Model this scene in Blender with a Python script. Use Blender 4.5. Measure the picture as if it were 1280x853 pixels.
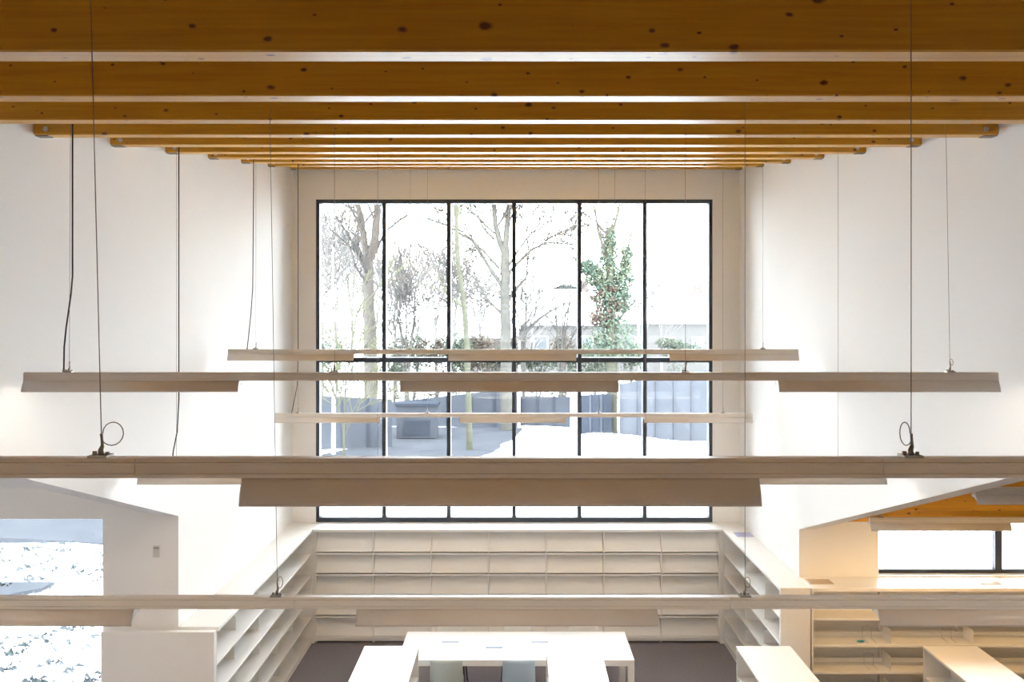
import bpy, bmesh, math, random
from mathutils import Vector, Matrix
random.seed(7)
scene = bpy.context.scene
COL = scene.collection
for o in list(bpy.data.objects):
    bpy.data.objects.remove(o)

# ------------------------------------------------------------------ camera, sky, exposure
EYE = 5.16                       # eye height above the library floor (viewer stands on an upper gallery)
cam_d = bpy.data.cameras.new('camera')
cam = bpy.data.objects.new('camera', cam_d)
COL.objects.link(cam)
cam.location = (0, 0, EYE)
cam.rotation_euler = (math.radians(90), 0, 0)
cam_d.sensor_width = 36.0
cam_d.lens = 1099 / 1280 * 36.0
cam_d.shift_x = -5 / 1280
cam_d.shift_y = -31.5 / 1280
cam_d.clip_start = 0.05
cam_d.clip_end = 500
scene.camera = cam

world = bpy.data.worlds.new('overcast_sky')
scene.world = world
world.use_nodes = True
bg = world.node_tree.nodes['Background']
bg.inputs[0].default_value = (0.885, 0.945, 1.0, 1)
SKY = 23.5
bg.inputs[1].default_value = SKY

vs = scene.view_settings
vs.view_transform = 'Standard'
vs.look = 'None'
vs.gamma = 1.0
vs.use_curve_mapping = False
vs.exposure = 0.17
LAMP = 62.0          # radiance of the fluorescent tubes
AISLE_LAMP = 190.0
LEFT_AISLE_FILL = 130.0  # tubes of unseen pendants added to warm the left aisle end wall
GALLERY_FILL = 150.0  # tubes of unseen pendants added as fill from behind the camera

# ------------------------------------------------------------------ materials
def nmat(name):
    m = bpy.data.materials.new(name)
    m.use_nodes = True
    nt = m.node_tree
    return m, nt, nt.nodes['Principled BSDF']

def set_in(b, **kw):
    names = {'color': 'Base Color', 'rough': 'Roughness', 'metal': 'Metallic', 'spec': 'Specular IOR Level',
             'coat': 'Coat Weight', 'coatr': 'Coat Roughness', 'sheen': 'Sheen Weight'}
    for k, v in kw.items():
        if k == 'color':
            v = (v[0], v[1], v[2], 1)
        b.inputs[names[k]].default_value = v

def plain(name, color, rough=0.5, metal=0.0, spec=0.5, var=0.04, scale=3.0, bump=0.0, bscale=60.0):
    """principled with a slight noise variation of colour and a fine bump"""
    m, nt, b = nmat(name)
    set_in(b, color=color, rough=rough, metal=metal, spec=spec)
    tc = nt.nodes.new('ShaderNodeTexCoord')
    n = nt.nodes.new('ShaderNodeTexNoise')
    n.inputs['Scale'].default_value = scale
    n.inputs['Detail'].default_value = 3
    nt.links.new(tc.outputs['Object'], n.inputs['Vector'])
    r = nt.nodes.new('ShaderNodeValToRGB')
    r.color_ramp.elements[0].position = 0.3
    r.color_ramp.elements[1].position = 0.7
    r.color_ramp.elements[0].color = tuple(max(0, c * (1 - var)) for c in color) + (1,)
    r.color_ramp.elements[1].color = tuple(min(1, c * (1 + var)) for c in color) + (1,)
    nt.links.new(n.outputs['Fac'], r.inputs['Fac'])
    nt.links.new(r.outputs['Color'], b.inputs['Base Color'])
    if bump > 0:
        n2 = nt.nodes.new('ShaderNodeTexNoise')
        n2.inputs['Scale'].default_value = bscale
        n2.inputs['Detail'].default_value = 4
        nt.links.new(tc.outputs['Object'], n2.inputs['Vector'])
        bp = nt.nodes.new('ShaderNodeBump')
        bp.inputs['Strength'].default_value = bump
        bp.inputs['Distance'].default_value = 0.01
        nt.links.new(n2.outputs['Fac'], bp.inputs['Height'])
        nt.links.new(bp.outputs['Normal'], b.inputs['Normal'])
    return m

def two_tone(name, c1, c2, scale, lo, hi, rough=0.9, detail=4):
    m, nt, b = nmat(name)
    set_in(b, color=c1, rough=rough, spec=0.0)
    tc = nt.nodes.new('ShaderNodeTexCoord')
    n = nt.nodes.new('ShaderNodeTexNoise')
    n.inputs['Scale'].default_value = scale
    n.inputs['Detail'].default_value = detail
    nt.links.new(tc.outputs['Object'], n.inputs['Vector'])
    r = nt.nodes.new('ShaderNodeValToRGB')
    r.color_ramp.elements[0].position = lo
    r.color_ramp.elements[1].position = hi
    r.color_ramp.elements[0].color = tuple(c1) + (1,)
    r.color_ramp.elements[1].color = tuple(c2) + (1,)
    nt.links.new(n.outputs['Fac'], r.inputs['Fac'])
    nt.links.new(r.outputs['Color'], b.inputs['Base Color'])
    return m

def wood_mat(name, light, dark, knot):
    m, nt, b = nmat(name)
    set_in(b, rough=0.36, spec=0.6)
    N, L = nt.nodes, nt.links
    tc = N.new('ShaderNodeTexCoord')
    oi = N.new('ShaderNodeObjectInfo')
    mul = N.new('ShaderNodeMath'); mul.operation = 'MULTIPLY'; mul.inputs[1].default_value = 61.0
    L.new(oi.outputs['Random'], mul.inputs[0])
    comb = N.new('ShaderNodeCombineXYZ')
    L.new(mul.outputs[0], comb.inputs[0]); L.new(mul.outputs[0], comb.inputs[2])
    add = N.new('ShaderNodeVectorMath'); add.operation = 'ADD'
    L.new(tc.outputs['Object'], add.inputs[0]); L.new(comb.outputs[0], add.inputs[1])
    # grain: long noise along X
    mp = N.new('ShaderNodeMapping'); mp.inputs['Scale'].default_value = (0.8, 14, 22)
    L.new(add.outputs[0], mp.inputs['Vector'])
    g = N.new('ShaderNodeTexNoise'); g.inputs['Scale'].default_value = 2.0; g.inputs['Detail'].default_value = 6; g.inputs['Distortion'].default_value = 0.6
    L.new(mp.outputs[0], g.inputs['Vector'])
    r = N.new('ShaderNodeValToRGB')
    r.color_ramp.elements[0].position = 0.30; r.color_ramp.elements[0].color = dark + (1,)
    r.color_ramp.elements[1].position = 0.62; r.color_ramp.elements[1].color = light + (1,)
    L.new(g.outputs['Fac'], r.inputs['Fac'])
    # knots
    sx = N.new('ShaderNodeSeparateXYZ'); L.new(add.outputs[0], sx.inputs[0])
    syz = N.new('ShaderNodeMath'); syz.operation = 'ADD'
    L.new(sx.outputs[1], syz.inputs[0]); L.new(sx.outputs[2], syz.inputs[1])
    cmb = N.new('ShaderNodeCombineXYZ'); L.new(sx.outputs[0], cmb.inputs[0]); L.new(syz.outputs[0], cmb.inputs[1])
    mk = N.new('ShaderNodeMapping'); mk.inputs['Scale'].default_value = (4.6, 7.5, 1.0)
    L.new(cmb.outputs[0], mk.inputs['Vector'])
    v = N.new('ShaderNodeTexVoronoi'); v.voronoi_dimensions = '2D'; v.inputs['Scale'].default_value = 1.0; v.inputs['Randomness'].default_value = 1.0
    L.new(mk.outputs[0], v.inputs['Vector'])
    sep = N.new('ShaderNodeSeparateColor'); L.new(v.outputs['Color'], sep.inputs[0])
    rad = N.new('ShaderNodeMapRange')
    rad.inputs['From Min'].default_value = 0.35; rad.inputs['From Max'].default_value = 1.0
    rad.inputs['To Min'].default_value = 0.04; rad.inputs['To Max'].default_value = 0.135
    L.new(sep.outputs[0], rad.inputs['Value'])
    wob = N.new('ShaderNodeTexNoise'); wob.inputs['Scale'].default_value = 30
    L.new(add.outputs[0], wob.inputs['Vector'])
    wm = N.new('ShaderNodeMath'); wm.operation = 'MULTIPLY_ADD'; wm.inputs[1].default_value = 0.10; wm.inputs[2].default_value = -0.05
    L.new(wob.outputs['Fac'], wm.inputs[0])
    dd = N.new('ShaderNodeMath'); dd.operation = 'ADD'
    L.new(v.outputs['Distance'], dd.inputs[0]); L.new(wm.outputs[0], dd.inputs[1])
    dv = N.new('ShaderNodeMath'); dv.operation = 'DIVIDE'
    L.new(dd.outputs[0], dv.inputs[0]); L.new(rad.outputs[0], dv.inputs[1])
    kr = N.new('ShaderNodeValToRGB')
    kr.color_ramp.elements[0].position = 0.45; kr.color_ramp.elements[0].color = (1, 1, 1, 1)
    kr.color_ramp.elements[1].position = 1.0; kr.color_ramp.elements[1].color = (0, 0, 0, 1)
    L.new(dv.outputs[0], kr.inputs['Fac'])
    mix = N.new('ShaderNodeMix'); mix.data_type = 'RGBA'
    L.new(kr.outputs['Color'], mix.inputs['Factor'])
    L.new(r.outputs['Color'], mix.inputs['A']); mix.inputs['B'].default_value = knot + (1,)
    L.new(mix.outputs['Result'], b.inputs['Base Color'])
    bp = N.new('ShaderNodeBump'); bp.inputs['Strength'].default_value = 0.08; bp.inputs['Distance'].default_value = 0.004
    L.new(g.outputs['Fac'], bp.inputs['Height']); L.new(bp.outputs['Normal'], b.inputs['Normal'])
    return m

def glass_mat():
    m = bpy.data.materials.new('clear_glass'); m.use_nodes = True
    nt = m.node_tree; nt.nodes.clear()
    out = nt.nodes.new('ShaderNodeOutputMaterial')
    tr = nt.nodes.new('ShaderNodeBsdfTransparent'); tr.inputs[0].default_value = (0.93, 0.95, 0.95, 1)
    gl = nt.nodes.new('ShaderNodeBsdfGlossy'); gl.inputs['Roughness'].default_value = 0.01
    fr = nt.nodes.new('ShaderNodeFresnel'); fr.inputs['IOR'].default_value = 1.5
    tcn = nt.nodes.new('ShaderNodeTexCoord')
    nz = nt.nodes.new('ShaderNodeTexNoise'); nz.inputs['Scale'].default_value = 0.7
    nt.links.new(tcn.outputs['Object'], nz.inputs['Vector'])
    bp = nt.nodes.new('ShaderNodeBump'); bp.inputs['Strength'].default_value = 0.02
    nt.links.new(nz.outputs['Fac'], bp.inputs['Height'])
    nt.links.new(bp.outputs['Normal'], gl.inputs['Normal'])
    mx = nt.nodes.new('ShaderNodeMixShader')
    nt.links.new(fr.outputs[0], mx.inputs[0]); nt.links.new(tr.outputs[0], mx.inputs[1]); nt.links.new(gl.outputs[0], mx.inputs[2])
    nt.links.new(mx.outputs[0], out.inputs[0])
    return m

def emit_mat(name, color, strength):
    m = bpy.data.materials.new(name); m.use_nodes = True
    nt = m.node_tree; nt.nodes.clear()
    out = nt.nodes.new('ShaderNodeOutputMaterial')
    e = nt.nodes.new('ShaderNodeEmission'); e.inputs[0].default_value = color + (1,); e.inputs[1].default_value = strength
    nt.links.new(e.outputs[0], out.inputs[0])
    return m

M = {}
M['plaster'] = plain('white_plaster', (0.885, 0.882, 0.875), 0.85, spec=0.25, var=0.012, scale=0.6, bump=0.06, bscale=90)
M['panelling'] = plain('pale_timber_panelling', (0.80, 0.75, 0.68), 0.6, var=0.1, scale=2)  # unseen wall tone, added to bounce light towards the far end
M['lining'] = plain('honey_timber_lining', (0.60, 0.44, 0.24), 0.6, var=0.08, scale=2)  # unseen wall tone, added so the right aisle gets amber bounce
M['pale_lining'] = plain('pale_timber_lining', (0.82, 0.78, 0.73), 0.6, var=0.05, scale=2)  # unseen wall tone, added for beige bounce in the left aisle
M['carpet'] = plain('charcoal_carpet', (0.225, 0.208, 0.232), 0.95, spec=0.1, var=0.12, scale=45, bump=0.3, bscale=260)
M['wood'] = wood_mat('oiled_spruce', (0.56, 0.285, 0.022), (0.47, 0.215, 0.014), (0.10, 0.035, 0.012))
M['frame'] = plain('anthracite_aluminium', (0.022, 0.030, 0.045), 0.45, spec=0.5, var=0.05)
M['lacquer'] = plain('white_lacquer', (0.87, 0.865, 0.85), 0.38, var=0.01, scale=1.5)
M['shelf'] = plain('white_shelf_board', (0.86, 0.85, 0.83), 0.45, var=0.012, scale=2)
M['rail'] = plain('warm_white_powder_coat', (0.77, 0.72, 0.66), 0.33, var=0.012, scale=2)
M['hood'] = plain('warm_white_hood_paint', (0.76, 0.69, 0.62), 0.22, var=0.012, scale=2)
M['steel'] = plain('dull_steel', (0.34, 0.31, 0.27), 0.35, metal=0.9, var=0.08, scale=40)
M['zinc'] = plain('zinc_plate', (0.55, 0.57, 0.60), 0.4, metal=0.8, var=0.08, scale=40)
M['bracket'] = plain('dark_steel_bracket', (0.16, 0.12, 0.08), 0.5, metal=0.6, var=0.08, scale=40)  # steel plate, its dark tone set to give the shadow under beam ends
M['wire'] = plain('steel_wire', (0.20, 0.18, 0.155), 0.45, metal=0.5, var=0.05, scale=40)
M['cord'] = plain('black_cord', (0.018, 0.016, 0.016), 0.6, var=0.1, scale=40)
M['tube'] = emit_mat('lit_warm_tube', (1.0, 0.90, 0.78), LAMP)
M['aisle_tube'] = emit_mat('lit_aisle_tube', (1.0, 0.62, 0.27), AISLE_LAMP)
M['left_aisle_tube'] = emit_mat('lit_left_aisle_tube', (1.0, 0.76, 0.54), LEFT_AISLE_FILL)
M['gallery_tube'] = emit_mat('lit_gallery_tube', (1.0, 0.80, 0.58), GALLERY_FILL)
M['glass'] = glass_mat()
M['chair'] = plain('pale_grey_green_shell', (0.55, 0.60, 0.58), 0.35, var=0.02)  # same white plastic as the far chairs; greenish shade put into the colour
M['chair_blue'] = plain('pale_blue_shell', (0.47, 0.57, 0.66), 0.35, var=0.02)  # white plastic too, with bluish shade put into the colour
M['chair_white'] = plain('white_shell', (0.84, 0.84, 0.82), 0.35, var=0.02)
M['chair_leg'] = plain('dark_chair_tube', (0.03, 0.03, 0.04), 0.4, metal=0.3, var=0.05)
M['lid'] = plain('pale_blue_lid', (0.60, 0.72, 0.92), 0.4, var=0.02)
M['slot'] = plain('slate_blue_slot', (0.10, 0.15, 0.30), 0.5, var=0.05)
M['hatch'] = plain('beige_hatch_plate', (0.50, 0.42, 0.33), 0.5, var=0.05, scale=8)
M['hatch_lilac'] = plain('lilac_hatch_plate', (0.48, 0.47, 0.66), 0.4, var=0.05, scale=8)
M['teal'] = plain('teal_plastic', (0.03, 0.22, 0.24), 0.4, var=0.05)
M['blue_paper'] = plain('sky_blue_paper', (0.20, 0.55, 0.85), 0.6, var=0.05)
M['switch'] = plain('grey_switch', (0.62, 0.60, 0.58), 0.5, var=0.03)
M['switch_dark'] = plain('dark_switch', (0.33, 0.32, 0.31), 0.5, var=0.03)
M['snow'] = plain('snow', (0.83, 0.85, 0.88), 0.8, spec=0.2, var=0.03, scale=0.8, bump=0.4, bscale=6)
M['asphalt'] = two_tone('wet_asphalt', (0.029, 0.031, 0.036), (0.035, 0.037, 0.042), 1.2, 0.35, 0.65)
M['fence'] = plain('blue_grey_fence_panel', (0.033, 0.0355, 0.042), 0.7, spec=0.0, var=0.10, scale=1.2)
M['fence_dark'] = plain('slate_fence_panel', (0.022, 0.025, 0.032), 0.7, spec=0.0, var=0.10, scale=1.2)
M['fence_light'] = plain('pale_concrete_panel', (0.040, 0.042, 0.048), 0.8, spec=0.0, var=0.10, scale=1.5)
M['bark_grey'] = two_tone('grey_bark', (0.042, 0.040, 0.037), (0.055, 0.052, 0.046), 5, 0.35, 0.65)
M['bark_brown'] = two_tone('brown_bark', (0.040, 0.036, 0.034), (0.054, 0.047, 0.041), 5, 0.35, 0.65)
M['bark_green'] = two_tone('mossy_bark', (0.036, 0.037, 0.027), (0.048, 0.046, 0.036), 4, 0.35, 0.65)
M['bark_birch'] = two_tone('birch_bark', (0.3, 0.29, 0.28), (0.2, 0.19, 0.18), 6, 0.4, 0.75)
M['twig'] = two_tone('pale_twig', (0.04, 0.037, 0.035), (0.05, 0.046, 0.043), 3, 0.35, 0.65)
M['twig_yellow'] = two_tone('yellow_green_twig', (0.056, 0.058, 0.036), (0.066, 0.064, 0.045), 3, 0.35, 0.65)
M['ivy'] = two_tone('ivy_leaf', (0.042, 0.060, 0.048), (0.060, 0.072, 0.050), 2.2, 0.4, 0.6)
M['ivy_dead'] = two_tone('rust_leaf', (0.062, 0.044, 0.036), (0.066, 0.05, 0.041), 2.2, 0.4, 0.6)
M['bush_green'] = two_tone('bush_leaf', (0.033, 0.043, 0.034), (0.05, 0.054, 0.041), 2.0, 0.35, 0.65)
M['bush_red'] = two_tone('rusty_bush_leaf', (0.057, 0.044, 0.038), (0.05, 0.049, 0.038), 2.0, 0.35, 0.65)
M['conifer'] = two_tone('blue_conifer', (0.03, 0.036, 0.037), (0.042, 0.047, 0.047), 2.0, 0.35, 0.65)
M['litter'] = two_tone('frosted_tuft', (0.0270, 0.0324, 0.0324), (0.0567, 0.0621, 0.0675), 1.5, 0.35, 0.65)
M['render'] = plain('pale_house_render', (0.06, 0.057, 0.055), 0.8, spec=0.0, var=0.05)
M['brick'] = two_tone('pinkish_brick', (0.06, 0.05, 0.046), (0.064, 0.056, 0.052), 2.5, 0.35, 0.65)
M['haze_twig'] = two_tone('misty_twig', (0.076, 0.071, 0.068), (0.090, 0.084, 0.079), 3, 0.35, 0.65)  # paler than the near twigs: glare veil put into the colour
M['pane_dark'] = plain('house_pane', (0.04, 0.043, 0.048), 0.2, var=0.05)

# ------------------------------------------------------------------ mesh helpers
class MB:
    def __init__(self):
        self.v, self.f, self.s = [], [], []
    def add(self, vs_, fs, smooth=False):
        n = len(self.v)
        self.v += [tuple(p) for p in vs_]
        self.f += [tuple(i + n for i in q) for q in fs]
        self.s += [smooth] * len(fs)
        return self
    def box(self, x0, x1, y0, y1, z0, z1):
        p = [(x0, y0, z0), (x1, y0, z0), (x1, y1, z0), (x0, y1, z0), (x0, y0, z1), (x1, y0, z1), (x1, y1, z1), (x0, y1, z1)]
        return self.add(p, [(0, 3, 2, 1), (4, 5, 6, 7), (0, 1, 5, 4), (1, 2, 6, 5), (2, 3, 7, 6), (3, 0, 4, 7)])
    def prism(self, poly, axis, a, b, smooth=False):
        """extrude a 2D polygon along an axis; poly gives the other two coordinates in order"""
        def mk(p, t):
            return {'x': (t, p[0], p[1]), 'y': (p[0], t, p[1]), 'z': (p[0], p[1], t)}[axis]
        n = len(poly)
        v = [mk(p, a) for p in poly] + [mk(p, b) for p in poly]
        self.add(v, [(i, (i + 1) % n, n + (i + 1) % n, n + i) for i in range(n)], smooth)
        k = len(self.v) - 2 * n
        self.f += [tuple(range(k + n - 1, k - 1, -1)), tuple(range(k + n, k + 2 * n))]
        self.s += [False, False]
        return self
    def tube(self, pts, r, seg=6, smooth=True, cap=True):
        pts = [Vector(p) for p in pts]
        rs = r if isinstance(r, (list, tuple)) else [r] * len(pts)
        vsl, fs = [], []
        up0 = None
        for i, p in enumerate(pts):
            d = (pts[min(i + 1, len(pts) - 1)] - pts[max(i - 1, 0)])
            if d.length < 1e-9: d = Vector((0, 0, 1))
            d.normalize()
            if up0 is None:
                up0 = Vector((0, 0, 1)) if abs(d.z) < 0.9 else Vector((1, 0, 0))
            a = d.cross(up0)
            if a.length < 1e-6: a = d.orthogonal()
            a.normalize(); b_ = d.cross(a).normalized()
            up0 = a.cross(d)
            for k in range(seg):
                t = 2 * math.pi * k / seg
                vsl.append(p + (a * math.cos(t) + b_ * math.sin(t)) * rs[i])
        for i in range(len(pts) - 1):
            for k in range(seg):
                k2 = (k + 1) % seg
                fs.append((i * seg + k, i * seg + k2, (i + 1) * seg + k2, (i + 1) * seg + k))
        if cap:
            fs.append(tuple(range(seg - 1, -1, -1)))
            fs.append(tuple((len(pts) - 1) * seg + k for k in range(seg)))
        return self.add(vsl, fs, smooth)
    def build(self, name, mat, parent=None, bevel=0.0, fix=True):
        me = bpy.data.meshes.new(name)
        me.from_pydata(self.v, [], self.f)
        me.polygons.foreach_set('use_smooth', self.s)
        if fix:
            bm = bmesh.new(); bm.from_mesh(me)
            bmesh.ops.recalc_face_normals(bm, faces=bm.faces)
            if bevel > 0:
                es = [e for e in bm.edges if len(e.link_faces) == 2 and e.calc_face_angle(0) > 0.6]
                bmesh.ops.bevel(bm, geom=es, offset=bevel, segments=1, profile=0.5, affect='EDGES')
            bm.to_mesh(me); bm.free()
        me.materials.append(M[mat])
        me.update()
        o = bpy.data.objects.new(name, me)
        COL.objects.link(o)
        if parent is not None:
            o.parent = parent
        return o

def box(name, mat, parent, x0, x1, y0, y1, z0, z1, bevel=0.0):
    return MB().box(x0, x1, y0, y1, z0, z1).build(name, mat, parent, bevel)

def tag(o, label=None, cat=None, group=None, kind=None):
    if label: o['label'] = label
    if cat: o['category'] = cat
    if group: o['group'] = group
    if kind: o['kind'] = kind
    return o

def empty(name, loc=(0, 0, 0), rz=0.0):
    o = bpy.data.objects.new(name, None)
    o.empty_display_size = 0.1
    COL.objects.link(o)
    o.location = loc
    o.rotation_euler = (0, 0, rz)
    return o

def thing(name, label, cat, loc=(0, 0, 0), rz=0.0, group=None):
    return tag(empty(name, loc, rz), label, cat, group)

def copy_tree(o, parent=None):
    c = o.copy(); COL.objects.link(c); c.parent = parent
    for ch in list(o.children):
        copy_tree(ch, c)
    return c

def struct(o, label=None, cat=None):
    return tag(o, label, cat, kind='structure')

# ------------------------------------------------------------------ room shell
WX = 3.64                                  # half width of the hall
YB = 14.31                                 # inner face of the window wall
def zbeam(y): return 6.527 + 0.1335 * (y - 6.63)       # underside of the roof beams
BEAM_H = 0.44
def zdeck(y): return zbeam(y) + BEAM_H
def zsoff(y): return 3.0 - 0.322 * (y - 9.48)          # sloping head of the side openings
Y0 = -5.0

mb = MB().prism([(-8.0, Y0), (9.2, Y0), (9.2, 11.6), (WX + 0.2, 11.6), (WX + 0.2, 14.6), (-WX - 0.2, 14.6), (-WX - 0.2, 9.78), (-8.0, 9.78)], 'z', -0.15, 0.0)
struct(mb.build('floor', 'carpet'), 'dark charcoal grey carpeted floor of the library hall', 'floor')

mb = MB().prism([(Y0, zdeck(Y0)), (14.7, zdeck(14.7)), (14.7, zdeck(14.7) + 0.2), (Y0, zdeck(Y0) + 0.2)], 'x', -WX - 0.3, WX + 0.3)
struct(mb.build('ceiling', 'wood'), 'sloping timber roof deck above the beams', 'ceiling')

def side_wall(name, side, y_edge, label):
    x0, x1 = (-WX - 0.2, -WX) if side < 0 else (WX, WX + 0.2)
    yo = 4.2
    poly = [(Y0, 0), (yo, 0), (yo, zsoff(yo)), (y_edge, zsoff(y_edge)), (y_edge, 0), (14.6, 0), (14.6, zdeck(14.6)), (Y0, zdeck(Y0))]
    return struct(MB().prism(poly, 'x', x0, x1).build(name, 'plaster'), label, 'wall')
YL, YR = 9.48, 11.3
side_wall('wall_left', -1, YL, 'white side wall of the hall left of the big window')
side_wall('wall_right', 1, YR, 'white side wall of the hall right of the big window')

# window wall: four pieces around the glazing as one ring-shaped wall
GX0, GX1, GZ0, GZ1 = -3.255, 3.197, 1.80, 7.055
mb = MB()
mb.box(-WX, GX0, YB, YB + 0.3, 0, zdeck(YB))
mb.box(GX1, WX, YB, YB + 0.3, 0, zdeck(YB))
mb.box(GX0, GX1, YB, YB + 0.3, 0, GZ0)
mb.box(GX0, GX1, YB, YB + 0.3, GZ1, zdeck(YB))
struct(mb.build('wall_back', 'plaster'), 'white end wall framing the big window', 'wall')
mb = MB().box(-WX, WX, Y0 - 0.2, Y0, 3.5, zdeck(Y0))
struct(mb.build('wall_front', 'panelling'), 'pale timber panelled wall behind the gallery', 'wall')

struct(box('wall_front', 'panelling', None, -8.0, 9.2, Y0 - 0.2, Y0, 0, 3.5), 'pale timber panelled wall below the gallery', 'wall')
struct(box('floor', 'carpet', None, -WX, WX, Y0, 1.2, 3.3, 3.55), 'gallery floor the viewer stands on', 'floor')

# side aisles
for (sx0, sx1, ye, nm) in ((-8.0, -WX - 0.2, YL, 'left'), (WX + 0.2, 9.2, YR, 'right')):
    up = 0.40 if nm == 'right' else 0.30
    poly = [(1.0, zsoff(1.0) + up), (ye + 0.3, zsoff(ye + 0.3) + up), (ye + 0.3, zsoff(ye + 0.3) + up + 0.2), (1.0, zsoff(1.0) + up + 0.2)]
    struct(MB().prism(poly, 'x', sx0, sx1).build('ceiling', 'plaster'), 'sloping white roof of the %s aisle' % nm, 'ceiling')
    xo = sx0 - 0.2 if nm == 'left' else sx1
    poly = [(Y0, 0), (ye + 0.3, 0), (ye + 0.3, zsoff(ye + 0.3) + up), (1.0, zsoff(1.0) + up), (Y0, zsoff(1.0) + up)]
    struct(MB().prism(poly, 'x', xo, xo + 0.2).build('wall_' + nm, 'lining' if nm == 'right' else 'pale_lining'), 'timber-lined outer wall of the %s aisle' % nm, 'wall')
    struct(box('wall_' + nm, 'lining' if nm == 'right' else 'pale_lining', None, sx0, sx1, 1.0, 1.2, 0.0, zsoff(1.2) + up), 'timber-lined partition closing the %s aisle' % nm, 'wall')  # unseen partition put in to bounce warm light and cut daylight
    struct(box('ceiling', 'plaster', None, sx0, sx1, Y0, 1.0, zsoff(1.0) + up, zsoff(1.0) + up + 0.2), 'flat roof of the %s aisle' % nm, 'ceiling')

# left aisle end wall with glazing
LX = -4.455
mb = MB().box(LX, -WX - 0.2, YL, YL + 0.3, 0, zsoff(YL) + 0.3)
mb.box(-8.0, LX, YL, YL + 0.3, 2.97, zsoff(YL) + 0.3)
struct(mb.build('wall_left_end', 'plaster'), 'beige-white end wall of the left aisle beside the snowy garden glazing', 'wall')
w2 = struct(empty('window_2', (-6.2, YL + 0.2, 0.05)), 'large frameless glazing of the left aisle facing snowy ground', 'window')
def wpart(name, mat, par, *b, bevel=0.0):
    o = box(name, mat, None, *b, bevel=bevel)
    o.parent = par
    o.matrix_parent_inverse = Matrix.Translation(-par.location)
    return o
wpart('pane', 'glass', w2, -8.0, LX, YL + 0.20, YL + 0.215, 0.06, 2.97)
wpart('bottom_rail', 'frame', w2, -8.0, LX, YL + 0.17, YL + 0.25, 0.0, 0.06)

# right aisle end wall with strip window
RX = 4.66
mb = MB().box(WX + 0.2, RX, YR, YR + 0.3, 0, zsoff(YR) + 0.4)
mb.box(RX, 9.2, YR, YR + 0.3, 0, 1.80)
mb.box(RX, 9.2, YR, YR + 0.3, 2.62, zsoff(YR) + 0.4)
struct(mb.build('wall_right_end', 'plaster'), 'white end wall of the right aisle around the strip window', 'wall')
w3 = struct(empty('window_3', (6.9, YR + 0.15, 1.80)), 'long low strip window above the right aisle bookcase', 'window')
yf0, yf1 = YR + 0.12, YR + 0.20
wpart('bottom_rail', 'frame', w3, RX, 9.2, yf0, yf1, 1.80, 1.865)
wpart('top_rail', 'frame', w3, RX, 9.2, yf0, yf1, 2.56, 2.62)
for x in (6.27, 7.9):
    wpart('mullion', 'frame', w3, x - 0.045, x + 0.045, yf0, yf1, 1.865, 2.56)
for a, b in ((RX, 6.225), (6.315, 7.855), (7.945, 9.2)):
    wpart('pane', 'glass', w3, a, b, yf0 + 0.05, yf0 + 0.06, 1.865, 2.56)
wpart('sill', 'lacquer', w3, RX, 9.2, YR - 0.0, yf0, 1.80, 1.815)

# big window
w1 = struct(empty('window_1', (0, YB, GZ0)), 'tall dark-framed window of twelve panes looking onto a snowy garden', 'window')
fy0, fy1 = YB, YB + 0.16
FW = 0.055
wpart('frame_jamb', 'frame', w1, GX0, GX0 + FW, fy0, fy1, GZ0, GZ1)
wpart('frame_jamb', 'frame', w1, GX1 - FW, GX1, fy0, fy1, GZ0, GZ1)
wpart('frame_head', 'frame', w1, GX0 + FW, GX1 - FW, fy0, fy1, GZ1 - 0.06, GZ1)
wpart('frame_sill', 'frame', w1, GX0 + FW, GX1 - FW, fy0, fy1, GZ0, GZ0 + 0.075)
MX = [-2.148, -1.096, -0.032, 1.034, 2.098]
TZ0, TZ1 = 4.400, 4.480
for x in MX:
    wpart('mullion', 'frame', w1, x - 0.031, x + 0.031, fy0, fy1, GZ0 + 0.075, GZ1 - 0.06)
cols = [GX0 + FW] + [v for x in MX for v in (x - 0.031, x + 0.031)] + [GX1 - FW]
for k in range(6):
    a, b = cols[2 * k], cols[2 * k + 1]
    wpart('transom', 'frame', w1, a, b, fy0 + 0.005, fy1, TZ0, TZ1)
    wpart('pane', 'glass', w1, a, b, fy0 + 0.09, fy0 + 0.10, GZ0 + 0.075, TZ0)
    wpart('pane', 'glass', w1, a, b, fy0 + 0.09, fy0 + 0.10, TZ1, GZ1 - 0.06)

# ------------------------------------------------------------------ roof beams
BY = [6.63 + 1.25 * i for i in range(-3, 7)]
BT = 0.118
def make_beam():
    r = empty('roof_beam')
    MB().box(-WX, WX, 0, BT, 0, BEAM_H).build('timber', 'wood', r, bevel=0.006)
    for s in (-1, 1):
        box('bearing_plate', 'bracket', r, min(s * WX, s * (WX - 0.10)), max(s * WX, s * (WX - 0.10)), 0.02, BT - 0.02, -0.006, 0.0)
        MB().tube([(s * (WX - 0.095), -0.008, 0.042), (s * (WX - 0.095), 0.0, 0.042)], 0.019, 10, False).build('bolt', 'zinc', r)
    return r
ORD = ['nearest', 'second nearest', 'third nearest', 'fourth nearest', 'fifth nearest', 'fifth farthest', 'fourth farthest', 'third farthest', 'second farthest', 'farthest']
beam0 = make_beam()
for i, y in enumerate(BY):
    b = beam0 if i == 0 else copy_tree(beam0)
    b.location = (0, y, zbeam(y))
    tail = ', at the top edge of the view' if i == 0 else (', just before the big window' if i == 9 else '')
    tag(b, 'knotty orange timber roof beam spanning the hall, %s of ten%s' % (ORD[i], tail), 'beam', 'roof beams across the hall')

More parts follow.
